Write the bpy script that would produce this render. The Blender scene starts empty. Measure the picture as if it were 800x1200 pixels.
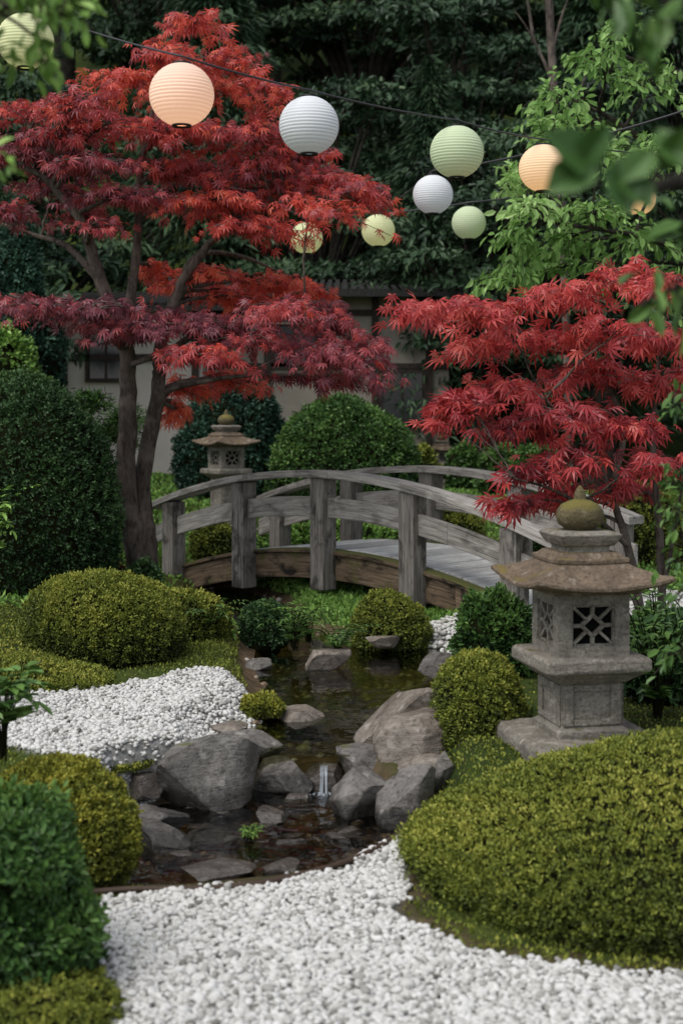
import bpy, bmesh, math, random
import numpy as np
from mathutils import Vector
rng=np.random.default_rng(7); random.seed(7)
sc=bpy.context.scene
F=1667.0; EYE=1.5; HZ=480.0
# placement helpers -> position in metres
def S(px,py,Y): return np.array([(px-400)*Y/F, Y, EYE-(py-HZ)*Y/F])
def G(px,py,z=0.0):
    Y=F*(EYE-z)/(py-HZ); return np.array([(px-400)*Y/F,Y,z])
def sstep(a,b,x):
    t=np.clip((x-a)/(b-a),0,1); return t*t*(3-2*t)
def sn(P,seed,freq,n=7):
    r=np.random.default_rng(seed); P=np.asarray(P,float); out=np.zeros(P.shape[:-1])
    for i in range(n):
        k=r.normal(size=P.shape[-1]); k=k/np.linalg.norm(k)*freq*r.uniform(.6,1.6)
        out+=np.sin(P@k+r.uniform(0,6.28))
    return out/n**.5*.8
def nrm(v): return v/np.maximum(np.linalg.norm(v,axis=-1,keepdims=True),1e-9)

# ---------------- materials ----------------
def newmat(name):
    m=bpy.data.materials.new(name); m.use_nodes=True; nt=m.node_tree; nt.nodes.clear()
    return m,nt,nt.nodes.new('ShaderNodeOutputMaterial')
def N(nt,t,**kw):
    n=nt.nodes.new(t)
    for k,v in kw.items():
        if k in n.inputs: n.inputs[k].default_value=v
        else: setattr(n,k,v)
    return n
def ramp(nt,stops,fac=None):
    n=nt.nodes.new('ShaderNodeValToRGB'); e=n.color_ramp.elements
    while len(e)<len(stops): e.new(0.5)
    for i,(p,c) in enumerate(stops):
        e[i].position=p; e[i].color=(c[0],c[1],c[2],1) if len(c)==3 else c
    if fac is not None: nt.links.new(fac,n.inputs[0])
    return n
def mixc(nt,fac,a,b,bt='MIX'):
    n=nt.nodes.new('ShaderNodeMixRGB'); n.blend_type=bt
    for s,i in ((fac,0),(a,1),(b,2)):
        if hasattr(s,'links') or hasattr(s,'is_linked'): nt.links.new(s,n.inputs[i])
        elif i==0: n.inputs[0].default_value=s
        else: n.inputs[i].default_value=(*s,1)
    return n.outputs[0]
def noise(nt,vec,scale,detail=4,rough=.55,dist=0):
    n=N(nt,'ShaderNodeTexNoise'); n.inputs['Scale'].default_value=scale; n.inputs['Detail'].default_value=detail
    n.inputs['Roughness'].default_value=rough; n.inputs['Distortion'].default_value=dist
    if vec is not None: nt.links.new(vec,n.inputs['Vector'])
    return n.outputs['Fac']
def bump(nt,h,strength,dist,normal=None):
    b=N(nt,'ShaderNodeBump'); b.inputs['Strength'].default_value=strength; b.inputs['Distance'].default_value=dist
    nt.links.new(h,b.inputs['Height'])
    if normal is not None: nt.links.new(normal,b.inputs['Normal'])
    return b.outputs[0]
def leaf_mat(name,cols,tr=0,rough=.5,spec=.3,gain=1.0):
    m,nt,out=newmat(name)
    a=N(nt,'ShaderNodeAttribute',attribute_name='tint')
    n=len(cols); r=ramp(nt,[(i/(n-1),tuple(min(.9,x*gain) for x in c)) for i,c in enumerate(cols)],a.outputs['Fac'])
    p=N(nt,'ShaderNodeBsdfPrincipled'); p.inputs['Roughness'].default_value=rough; p.inputs['Specular IOR Level'].default_value=spec
    nt.links.new(r.outputs[0],p.inputs['Base Color'])
    if tr>0:
        t=N(nt,'ShaderNodeBsdfTranslucent'); nt.links.new(r.outputs[0],t.inputs[0])
        mx=N(nt,'ShaderNodeMixShader'); mx.inputs[0].default_value=tr
        nt.links.new(p.outputs[0],mx.inputs[1]); nt.links.new(t.outputs[0],mx.inputs[2]); nt.links.new(mx.outputs[0],out.inputs[0])
    else: nt.links.new(p.outputs[0],out.inputs[0])
    return m
def simple(name,col,rough=.7,spec=.3,em=None,ems=0,metal=0,nscale=None,nvar=.25,bmp=0):
    m,nt,out=newmat(name); p=N(nt,'ShaderNodeBsdfPrincipled')
    p.inputs['Base Color'].default_value=(*col,1); p.inputs['Roughness'].default_value=rough; p.inputs['Specular IOR Level'].default_value=spec; p.inputs['Metallic'].default_value=metal
    if em: p.inputs['Emission Color'].default_value=(*em,1); p.inputs['Emission Strength'].default_value=ems
    if nscale:
        tc=N(nt,'ShaderNodeTexCoord'); f=noise(nt,tc.outputs['Object'],nscale,6,.65)
        r=ramp(nt,[(.25,tuple(c*(1-nvar) for c in col)),(.75,tuple(min(1,c*(1+nvar)) for c in col))],f)
        nt.links.new(r.outputs[0],p.inputs['Base Color'])
        if bmp: nt.links.new(bump(nt,f,bmp,.02),p.inputs['Normal'])
    nt.links.new(p.outputs[0],out.inputs[0]); return m
def stone_mat(name,c1,c2,moss=.5,mosscol=(.07,.08,.02),scale=6,rough=.8,wet=0,lich=(.3,.3,.26),seedoff=0,wetline=None):
    m,nt,out=newmat(name); p=N(nt,'ShaderNodeBsdfPrincipled'); g=N(nt,'ShaderNodeNewGeometry')
    mp=N(nt,'ShaderNodeMapping'); nt.links.new(g.outputs['Position'],mp.inputs[0]); mp.inputs['Location'].default_value=(seedoff,0,0)
    v=mp.outputs[0]
    n1=noise(nt,v,scale,7,.68,.5); n2=noise(nt,v,scale*9,4,.7); n3=noise(nt,v,scale*.5,3,.6,1.0); n4=noise(nt,v,scale*3,3,.5)
    mp2=N(nt,'ShaderNodeMapping'); nt.links.new(v,mp2.inputs[0]); mp2.inputs['Rotation'].default_value=(.5,.3,.4); mp2.inputs['Scale'].default_value=(1,1,5); n5=noise(nt,mp2.outputs[0],scale*1.4,5,.7,.8)
    col=ramp(nt,[(.3,c1),(.7,c2)],n1).outputs[0]
    col=mixc(nt,ramp(nt,[(.5,(0,0,0)),(.6,(.6,.6,.6))],n5).outputs[0],col,tuple(x*.5 for x in c2))
    col=mixc(nt,ramp(nt,[(.48,(0,0,0)),(.72,(.9,.9,.9))],n2).outputs[0],col,tuple(x*.45 for x in c1))
    col=mixc(nt,ramp(nt,[(.6,(0,0,0)),(.68,(.55,.55,.55))],n4).outputs[0],col,lich)
    sx=N(nt,'ShaderNodeSeparateXYZ'); nt.links.new(g.outputs['Normal'],sx.inputs[0])
    ma=N(nt,'ShaderNodeMath',operation='MULTIPLY_ADD'); nt.links.new(sx.outputs['Z'],ma.inputs[0]); ma.inputs[1].default_value=.35; nt.links.new(n3,ma.inputs[2])
    mk=ramp(nt,[(.98-.35*moss,(0,0,0)),(min(1,1.08-.35*moss),(1,1,1))],ma.outputs[0])
    mc=mixc(nt,n2,mosscol,tuple(x*2 for x in mosscol))
    if moss>0: col=mixc(nt,mk.outputs[0],col,mc)
    if wetline is not None:
        # rocks are darker and shiny just above the water
        sp=N(nt,'ShaderNodeSeparateXYZ'); nt.links.new(g.outputs['Position'],sp.inputs[0])
        mz=N(nt,'ShaderNodeMath',operation='MULTIPLY_ADD'); nt.links.new(n1,mz.inputs[0]); mz.inputs[1].default_value=.12; nt.links.new(sp.outputs['Z'],mz.inputs[2])
        mr=N(nt,'ShaderNodeMapRange'); nt.links.new(mz.outputs[0],mr.inputs[0]); mr.inputs[1].default_value=wetline; mr.inputs[2].default_value=wetline+.05; mr.inputs[3].default_value=1; mr.inputs[4].default_value=0
        dk=N(nt,'ShaderNodeVectorMath',operation='SCALE'); nt.links.new(col,dk.inputs[0]); dk.inputs['Scale'].default_value=.42
        col=mixc(nt,mr.outputs[0],col,dk.outputs[0])
        rr=N(nt,'ShaderNodeMapRange'); nt.links.new(mr.outputs[0],rr.inputs[0]); rr.inputs[3].default_value=rough; rr.inputs[4].default_value=.2; nt.links.new(rr.outputs[0],p.inputs['Roughness'])
    else: p.inputs['Roughness'].default_value=rough
    nt.links.new(col,p.inputs['Base Color']); p.inputs['Specular IOR Level'].default_value=.35+wet*.4
    b1=bump(nt,n1,.7,.03); b1=bump(nt,n5,.6,.018,b1); nt.links.new(bump(nt,n2,.5,.006,b1),p.inputs['Normal'])
    nt.links.new(p.outputs[0],out.inputs[0]); return m
def wood_mat(name,c1,c2,c3,stain=.5,moss=0):
    m,nt,out=newmat(name); p=N(nt,'ShaderNodeBsdfPrincipled')
    a=N(nt,'ShaderNodeAttribute',attribute_name='gco'); mp=N(nt,'ShaderNodeMapping'); mp.inputs['Scale'].default_value=(1.6,22,22)
    nt.links.new(a.outputs['Vector'],mp.inputs[0])
    gr=noise(nt,mp.outputs[0],2.2,7,.7,.6)
    mp2=N(nt,'ShaderNodeMapping'); mp2.inputs['Scale'].default_value=(3,5,5); nt.links.new(a.outputs['Vector'],mp2.inputs[0])
    bl=noise(nt,mp2.outputs[0],1.3,5,.65,.5)
    col=ramp(nt,[(.3,c1),(.52,c2),(.72,c3)],gr).outputs[0]
    col=mixc(nt,ramp(nt,[(.5,(0,0,0)),(.62,(stain,stain,stain))],bl).outputs[0],col,(.018,.015,.012))
    mp3=N(nt,'ShaderNodeMapping'); mp3.inputs['Scale'].default_value=(.9,60,60); nt.links.new(a.outputs['Vector'],mp3.inputs[0])
    cr=noise(nt,mp3.outputs[0],1.5,4,.6,.2)
    col=mixc(nt,ramp(nt,[(.6,(0,0,0)),(.68,(.85,.85,.85))],cr).outputs[0],col,(.02,.017,.014))
    t=N(nt,'ShaderNodeAttribute',attribute_name='tint')
    mu=N(nt,'ShaderNodeMath',operation='MULTIPLY_ADD'); nt.links.new(t.outputs['Fac'],mu.inputs[0]); mu.inputs[1].default_value=.7; mu.inputs[2].default_value=.65
    vm=N(nt,'ShaderNodeVectorMath',operation='SCALE'); nt.links.new(col,vm.inputs[0]); nt.links.new(mu.outputs[0],vm.inputs['Scale']); col=vm.outputs[0]
    if moss:
        g=N(nt,'ShaderNodeNewGeometry'); sx=N(nt,'ShaderNodeSeparateXYZ'); nt.links.new(g.outputs['Normal'],sx.inputs[0])
        n3=noise(nt,g.outputs['Position'],5,5,.6)
        ma=N(nt,'ShaderNodeMath',operation='MULTIPLY_ADD'); nt.links.new(sx.outputs['Z'],ma.inputs[0]); ma.inputs[1].default_value=.3; nt.links.new(n3,ma.inputs[2])
        col=mixc(nt,ramp(nt,[(.66-.1*moss,(0,0,0)),(.76-.1*moss,(.85,.85,.85))],ma.outputs[0]).outputs[0],col,(.1,.11,.025))
    nt.links.new(col,p.inputs['Base Color']); p.inputs['Roughness'].default_value=.8; p.inputs['Specular IOR Level'].default_value=.25
    b=bump(nt,gr,.6,.012); nt.links.new(bump(nt,cr,.6,.008,b),p.inputs['Normal'])
    nt.links.new(p.outputs[0],out.inputs[0]); return m

# ---------------- mesh builder ----------------
class MB:
    def __init__(s): s.v=[];s.n=0;s.lp=[];s.lt=[];s.t=[];s.g=[];s.m=[];s.sm=[]
    def add(s,v,f,tint=.5,mat=0,smooth=True,gco=None):
        v=np.asarray(v,float).reshape(-1,3); f=np.asarray(f)
        s.v.append(v); s.lp.append((f+s.n).ravel()); s.lt.append(np.full(len(f),f.shape[1]))
        s.t.append(np.broadcast_to(np.asarray(tint,float),(len(v),)).copy())
        s.g.append(v if gco is None else np.asarray(gco,float).reshape(-1,3))
        s.m.append(np.full(len(f),mat)); s.sm.append(np.full(len(f),smooth)); s.n+=len(v)
    def build(s,name,mats,origin=(0,0,0),parent=None,label=None,category=None,group=None,kind=None):
        v=np.concatenate(s.v); lp=np.concatenate(s.lp).astype(np.int32); lt=np.concatenate(s.lt)
        if parent is not None: origin=np.array(parent.location)
        origin=np.asarray(origin,float)
        me=bpy.data.meshes.new(name); me.vertices.add(len(v)); me.vertices.foreach_set('co',(v-origin).astype(np.float32).ravel())
        me.loops.add(len(lp)); me.loops.foreach_set('vertex_index',lp)
        me.polygons.add(len(lt)); ls=np.concatenate([[0],np.cumsum(lt)[:-1]]).astype(np.int32)
        me.polygons.foreach_set('loop_start',ls)
        me.polygons.foreach_set('material_index',np.concatenate(s.m).astype(np.int32))
        me.polygons.foreach_set('use_smooth',np.concatenate(s.sm).astype(bool))
        a=me.attributes.new('tint','FLOAT','POINT'); a.data.foreach_set('value',np.clip(np.concatenate(s.t),0,1).astype(np.float32))
        a=me.attributes.new('gco','FLOAT_VECTOR','POINT'); a.data.foreach_set('vector',np.concatenate(s.g).astype(np.float32).ravel())
        me.update(calc_edges=True); me.validate()
        for m in mats: me.materials.append(m)
        o=bpy.data.objects.new(name,me); sc.collection.objects.link(o)
        if parent is not None: o.parent=parent
        else: o.location=origin
        meta(o,label,category,group,kind); return o
def meta(o,label=None,category=None,group=None,kind=None):
    if label:o['label']=label
    if category:o['category']=category
    if group:o['group']=group
    if kind:o['kind']=kind
def empty(name,loc,label=None,category=None,group=None):
    o=bpy.data.objects.new(name,None); o.location=Vector(loc); o.empty_display_size=.1; sc.collection.objects.link(o); meta(o,label,category,group); return o
def bevel(o,w=.008,seg=2):
    m=o.modifiers.new('bevel','BEVEL'); m.width=w; m.segments=seg; m.limit_method='ANGLE'; m.angle_limit=math.radians(40); return o
_ico={}
def ico(k):
    if k not in _ico:
        bm=bmesh.new(); bmesh.ops.create_icosphere(bm,subdivisions=k,radius=1)
        _ico[k]=(np.array([v.co[:] for v in bm.verts]),np.array([[v.index for v in f.verts] for f in bm.faces])); bm.free()
    return _ico[k]
BOXF=np.array([[0,3,2,1],[4,5,6,7],[0,1,5,4],[1,2,6,5],[2,3,7,6],[3,0,4,7]])
def addbox(mb,lo,hi,mat=0,tint=.5,axis=0,yaw=0,piv=None):
    x0,y0,z0=lo;x1,y1,z1=hi
    v=np.array([[x0,y0,z0],[x1,y0,z0],[x1,y1,z0],[x0,y1,z0],[x0,y0,z1],[x1,y0,z1],[x1,y1,z1],[x0,y1,z1]],float)
    g=np.roll(v,-axis,axis=1)+random.random()*5
    if yaw:
        p=np.array(piv if piv is not None else (0,0)); c,s_=math.cos(yaw),math.sin(yaw)
        q=v[:,:2]-p; v=v.copy(); v[:,0]=q[:,0]*c-q[:,1]*s_+p[0]; v[:,1]=q[:,0]*s_+q[:,1]*c+p[1]
    mb.add(v,BOXF,tint,mat,False,g)
def tube(mb,path,rad,k=8,mat=0,tint=.5,wob=0):
    P=np.asarray(path,float); n=len(P); rad=np.broadcast_to(np.asarray(rad,float),(n,))
    T=nrm(np.gradient(P,axis=0)); up=np.array([0,0,1.]) if abs(T[0,2])<.9 else np.array([1.,0,0])
    A=nrm(np.cross(T,up)); B=np.cross(T,A); th=np.linspace(0,2*np.pi,k,endpoint=False)
    R=rad[:,None]*(1+wob*np.sin(th*3+np.arange(n)[:,None]*.7)) if wob else np.repeat(rad[:,None],k,1)
    V=P[:,None]+R[...,None]*(np.cos(th)[None,:,None]*A[:,None]+np.sin(th)[None,:,None]*B[:,None])
    i=np.arange(n-1)[:,None]*k; j=np.arange(k)[None]; j2=(j+1)%k
    f=np.stack([i+j,i+j2,i+k+j2,i+k+j],-1).reshape(-1,4)
    mb.add(V.reshape(-1,3),f,tint,mat,True)
def bez(a,b,c,n=10):
    t=np.linspace(0,1,n)[:,None]; return (1-t)**2*np.array(a)+2*t*(1-t)*np.array(b)+t*t*np.array(c)
def spl(pts,n=6):
    P=np.array(pts,float); P=np.vstack([2*P[0]-P[1],P,2*P[-1]-P[-2]]); out=[]
    for i in range(1,len(P)-2):
        for t in np.linspace(0,1,n,endpoint=False):
            a,b,c,d=P[i-1],P[i],P[i+1],P[i+2]
            out.append(.5*((2*b)+(c-a)*t+(2*a-5*b+4*c-d)*t*t+(3*b-a-3*c+d)*t**3))
    out.append(P[-2]); return np.array(out)
def leaves(mb,P,D,Nn,size,tpl,tint,mat=0):
    tv,tf=tpl; D=nrm(D); Sd=nrm(np.cross(Nn,D)); N2=np.cross(D,Sd); size=np.broadcast_to(size,(len(P),))
    V=P[:,None]+size[:,None,None]*(tv[None,:,0,None]*D[:,None]+tv[None,:,1,None]*Sd[:,None]+tv[None,:,2,None]*N2[:,None])
    k=len(tv); f=(np.arange(len(P))[:,None,None]*k+tf[None]).reshape(-1,tf.shape[1])
    mb.add(V.reshape(-1,3),f,np.repeat(np.broadcast_to(tint,(len(P),)),k),mat,False)
DIAM=(np.array([[0,0,0],[.45,.3,.08],[1,0,-.04],[.45,-.3,.08]],float),np.array([[0,3,2,1]]))
OVAL=(np.array([[0,0,0],[.3,.2,.06],[.68,.19,.04],[1,0,-.12],[.68,-.19,.04],[.3,-.2,.06]],float),np.array([[0,3,2,1],[0,5,4,3]]))
LONG=(np.array([[0,0,0],[.4,.1,.04],[1,0,-.15],[.4,-.1,.04]],float),np.array([[0,3,2,1]]))
def maple_tpl(w,dr):
    v=[];f=[]
    for a,L in ((0,1),(30,.94),(-30,.94),(62,.76),(-62,.76),(105,.38),(-105,.38)):
        a=math.radians(a); c,s_=math.cos(a),math.sin(a); b=len(v); m=.5*L
        v+= [[0,0,0],[m*c-w*s_,m*s_+w*c,-.06],[L*c,L*s_,-dr*L],[m*c+w*s_,m*s_-w*c,-.06]]; f.append([b,b+3,b+2,b+1])
    return np.array(v,float),np.array(f)
MAPLE=maple_tpl(.08,.38)

# ---------------- terrain ----------------
def poly_px(pts,z): return np.array([G(x,y,z)[:2] for x,y in pts])
def sdist(P,poly):
    P=np.asarray(P); d=np.full(P.shape[:-1],1e9); ins=np.zeros(P.shape[:-1],bool); n=len(poly)
    for i in range(n):
        a=poly[i];b=poly[(i+1)%n]; e=b-a; w=P-a; t=np.clip((w@e)/(e@e),0,1); q=w-t[...,None]*e
        d=np.minimum(d,np.hypot(q[...,0],q[...,1]))
        c=((a[1]>P[...,1])!=(b[1]>P[...,1]))&(P[...,0]<(b[0]-a[0])*(P[...,1]-a[1])/(b[1]-a[1]+1e-12)+a[0]); ins^=c
    return np.where(ins,-d,d)
ZL=-.27; ZU=-.12
POOL_L=poly_px([(140,1048),(230,1046),(310,1040),(400,1018),(455,992),(482,968),(450,945),(405,915),(300,912),(230,935),(140,950),(110,1000)],ZL)
POOL_U=np.vstack([poly_px([(255,893),(405,893),(450,868),(515,810),(545,778),(525,760)],ZU),[[.2,9.95],[-.3,10.6],[-.5,12.0],[-1.0,13.0],[-1.4,12.4],[-.95,10.9],[-.62,10.2]],poly_px([(292,775),(300,800),(308,830),(285,850),(255,862)],ZU)])
GR_F=poly_px([(105,1062),(160,1050),(300,1043),(400,1020),(450,994),(490,968),(515,955),(480,1010),(460,1070),(540,1115),(700,1142),(900,1150),(1100,1180),(1400,1500),(-200,1500),(60,1250),(130,1200),(128,1130)],-.2)
GR_L=poly_px([(-40,835),(40,818),(110,806),(180,797),(238,787),(285,795),(314,815),(285,838),(240,850),(190,868),(130,886),(40,882),(-40,868)],0)
GR_B=np.array([[.55,9.3],[.8,8.75],[1.5,9.2],[3.2,10.2],[4,11.8],[2.6,11.6],[1.6,10.9],[.95,10.5],[.6,10.1]])
def H(x,y):
    P=np.stack([x,y],-1)
    mid=sstep(-.85,-.6,x)*sstep(.6,.4,x)
    b=-.2+.2*((1-mid)*sstep(5.35,6.3,y)+mid*sstep(6.1,7.3,y))
    b=b+.22*sstep(-1.3,-2.6,x)*sstep(6,7.2,y)+.03*sn(P,3,1.7)*sstep(6.2,7,y)+.012*sn(P,5,6)*sstep(6,7,y)
    b=b+.25*sstep(1.6,3,x)*sstep(5.5,6.5,y)*sstep(9.5,8,y)
    b=b+.35*sstep(14.5,19,y)
    du=sdist(P,POOL_U)+.03*sn(P,8,9); dl=sdist(P,POOL_L)+.02*sn(P,9,10)
    def carve(z,d,w,dep,bank):
        zo=w+.008+(z-w-.008)*sstep(0,bank,d); zi=w+.008-dep*sstep(0,.16,-d); return np.where(d>0,np.where(d<bank,zo,z),np.minimum(z,zi))
    b=np.where(y>6.6,np.maximum(b,-.1),b)
    b=carve(b,du,ZU,.12,.22); b=carve(b,dl,ZL,.075,.10)
    b=b+np.maximum(0,y-25)*.75*sstep(25,28,y)*sstep(70,60,y)
    return b
def axis(dense0,dense1,st,lo,hi):
    a=list(np.arange(dense0,dense1,st)); s_=st; x=a[-1]
    while x<hi: s_*=1.12; x+=s_; a.append(x)
    s_=st; x=a[0]
    while x>lo: s_*=1.12; x-=s_; a.insert(0,x)
    return np.array(a)
xs=axis(-2.6,2.6,.03,-70,70); ys=axis(3.2,12.5,.03,-30,75)
X,Y=np.meshgrid(xs,ys); Z=H(X,Y); Pg=np.stack([X,Y],-1)
gr=np.maximum.reduce([sstep(.03,-.03,sdist(Pg,GR_F)),sstep(.03,-.03,sdist(Pg,GR_L)),sstep(.05,-.05,sdist(Pg,GR_B))])
mud=np.maximum.reduce([sstep(.22,.02,sdist(Pg,POOL_U)),sstep(.2,.02,sdist(Pg,POOL_L))*(sdist(Pg,GR_F)>-.01),sstep(.16,.02,sdist(Pg,GR_F))*(sdist(Pg,GR_F)>0)*(X>0)*.8])
mb=MB(); nx,ny=len(xs),len(ys); i=np.arange(ny-1)[:,None]*nx; j=np.arange(nx-1)[None]
mb.add(np.stack([X,Y,Z],-1).reshape(-1,3),np.stack([i+j,i+j+1,i+nx+j+1,i+nx+j],-1).reshape(-1,4),gr.ravel(),0,True,np.stack([mud,gr,gr],-1).reshape(-1,3))
m,nt,out=newmat('ground_moss_soil'); p=N(nt,'ShaderNodeBsdfPrincipled'); g=N(nt,'ShaderNodeNewGeometry')
a1=N(nt,'ShaderNodeAttribute',attribute_name='tint'); a2=N(nt,'ShaderNodeAttribute',attribute_name='gco'); sx=N(nt,'ShaderNodeSeparateXYZ'); nt.links.new(a2.outputs['Vector'],sx.inputs[0])
n1=noise(nt,g.outputs['Position'],2.2,5,.6); n2=noise(nt,g.outputs['Position'],45,5,.75); n3=noise(nt,g.outputs['Position'],9,5,.6)
c=ramp(nt,[(.3,(.025,.042,.01)),(.5,(.055,.09,.018)),(.7,(.11,.145,.028))],n1).outputs[0]
c=mixc(nt,ramp(nt,[(.4,(0,0,0)),(.7,(.8,.8,.8))],n2).outputs[0],c,(.02,.022,.008))
c=mixc(nt,ramp(nt,[(.56,(0,0,0)),(.66,(.8,.8,.8))],n3).outputs[0],c,(.05,.033,.02))
mudc=ramp(nt,[(.3,(.06,.042,.025)),(.7,(.2,.14,.085))],n3).outputs[0]
c=mixc(nt,sx.outputs['X'],c,mudc)
c=mixc(nt,a1.outputs['Fac'],c,ramp(nt,[(.3,(.2,.19,.17)),(.7,(.5,.5,.48))],n2).outputs[0])
nt.links.new(c,p.inputs['Base Color']); p.inputs['Roughness'].default_value=.95; p.inputs['Specular IOR Level'].default_value=.15
nt.links.new(bump(nt,n2,.8,.02),p.inputs['Normal']); nt.links.new(p.outputs[0],out.inputs[0])
ground=mb.build('ground',[m],kind='structure',label='mossy garden ground with gravel beds and stream channel',category='ground')

# water
def water_mat(name,tint_,scale,strength,ior):
    m,nt,out=newmat(name); g=N(nt,'ShaderNodeNewGeometry'); mp=N(nt,'ShaderNodeMapping'); nt.links.new(g.outputs['Position'],mp.inputs[0]); mp.inputs['Scale'].default_value=(1,.7,1)
    n1=noise(nt,mp.outputs[0],scale,3,.5,.4); b=bump(nt,n1,strength,.03)
    fr=N(nt,'ShaderNodeFresnel'); fr.inputs[0].default_value=ior; nt.links.new(b,fr.inputs['Normal'])
    tr=N(nt,'ShaderNodeBsdfTransparent'); tr.inputs[0].default_value=(*tint_,1); gl=N(nt,'ShaderNodeBsdfGlossy'); gl.inputs['Roughness'].default_value=.03; nt.links.new(b,gl.inputs['Normal'])
    gl.inputs['Color'].default_value=(.95,.97,1,1)
    mx=N(nt,'ShaderNodeMixShader'); nt.links.new(fr.outputs[0],mx.inputs[0]); nt.links.new(tr.outputs[0],mx.inputs[1]); nt.links.new(gl.outputs[0],mx.inputs[2]); nt.links.new(mx.outputs[0],out.inputs[0]); return m
def sheet(name,x0,x1,y0,y1,z,mat,label):
    b=MB(); b.add([[x0,y0,z],[x1,y0,z],[x1,y1,z],[x0,y1,z]],[[0,1,2,3]]); return b.build(name,[mat],kind='structure',label=label,category='water')
sheet('pond_water',-1.6,1.2,6.66,13.3,ZU,water_mat('pond_water',(.6,.62,.36),7,.25,1.75),'calm dark pond water under the bridge')
sheet('stream_water',-1.25,.6,4.95,6.66,ZL,water_mat('stream_water',(.75,.68,.52),9,1.0,1.95),'shallow rippling stream over brown stones')

# ---------------- gravel pebbles ----------------
def pebbles(name,poly,spacing,lod,mat,label,rs=(.5,.85),zoff=0,seed=1,bounds=None,dens=1.0,flat=.65,layers=1):
    r=np.random.default_rng(seed); b=MB(); lo=poly.min(0);hi=poly.max(0)
    if bounds is not None: lo=np.maximum(lo,bounds[0]);hi=np.minimum(hi,bounds[1])
    for L in range(layers):
        gx,gy=np.meshgrid(np.arange(lo[0],hi[0],spacing),np.arange(lo[1],hi[1],spacing)); P=np.stack([gx,gy],-1).reshape(-1,2)
        P=P+r.uniform(-.5,.5,P.shape)*spacing; sd=sdist(P,poly)+.03*sn(P,4,14)+r.exponential(.012,len(P))*-1; k=(sd<.0)&(r.random(len(P))<dens*(1 if L==0 else .35)); P=P[k]; n=len(P)
        rad=spacing*r.uniform(rs[0],rs[1],n)*np.where(r.random(n)<.06,1.5,1)
        V,Fc=ico(lod); sc3=np.stack([r.uniform(.8,1.3,n),r.uniform(.6,1,n),r.uniform(.45,.8,n)*flat/.65],-1)*rad[:,None]
        W=V[None]*sc3[:,None]
        W=W*(1+.14*np.sin(V[None,:,0]*3+r.uniform(0,6,(n,1)))*np.cos(V[None,:,1]*2.5+r.uniform(0,6,(n,1))))[...,None]
        a=r.uniform(0,6.28,n); t=r.normal(0,.35,n)
        c,s_=np.cos(t)[:,None],np.sin(t)[:,None]; W=np.stack([W[...,0]*c-W[...,2]*s_,W[...,1],W[...,0]*s_+W[...,2]*c],-1)
        c,s_=np.cos(a)[:,None],np.sin(a)[:,None]; W=np.stack([W[...,0]*c-W[...,1]*s_,W[...,0]*s_+W[...,1]*c,W[...,2]],-1)
        z=H(P[:,0],P[:,1])+zoff+rad*.3+L*spacing*.45+r.uniform(0,.3,n)*spacing
        W=W+np.concatenate([P,z[:,None]],1)[:,None]
        k_=len(V); tn=r.beta(3,1.6,n); tn=np.where(r.random(n)<.07,r.uniform(0,.4,n),tn)
        b.add(W.reshape(-1,3),(np.arange(n)[:,None,None]*k_+Fc[None]).reshape(-1,3),np.repeat(tn,k_))
    return b.build(name,[mat],kind='stuff',label=label,category='gravel')
gm=leaf_mat('white_gravel',[(.15,.14,.12),(.4,.39,.36),(.6,.59,.555),(.7,.69,.66),(.78,.77,.74)],0,.75,.25)
pebbles('white_gravel',GR_F,.0175,2,gm,'loose white pebbles covering the curved path',seed=1,bounds=((-1.5,3.4),(2.0,6)),layers=2)
pebbles('white_gravel',GR_L,.0185,1,gm,'loose white pebbles on the stream bank',seed=2,bounds=((-2.6,5),(2,9)),layers=2)
pebbles('white_gravel',GR_B,.035,1,gm,'white pebbles beside the bridge end',seed=3,layers=1)
bm_=leaf_mat('brown_pebble',[(.04,.028,.018),(.14,.09,.052),(.24,.17,.1),(.3,.26,.22),(.48,.45,.4)],0,.35,.6)
pebbles('stream_pebbles',POOL_L,.04,1,bm_,'wet brown pebbles on the stream bed',seed=4,dens=.35,rs=(.25,.6),zoff=-.014,flat=.6)
pebbles('stream_pebbles',POOL_U,.07,1,bm_,'dark pebbles on the pond bed',seed=5,dens=.35,rs=(.25,.5),zoff=-.02)

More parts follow.
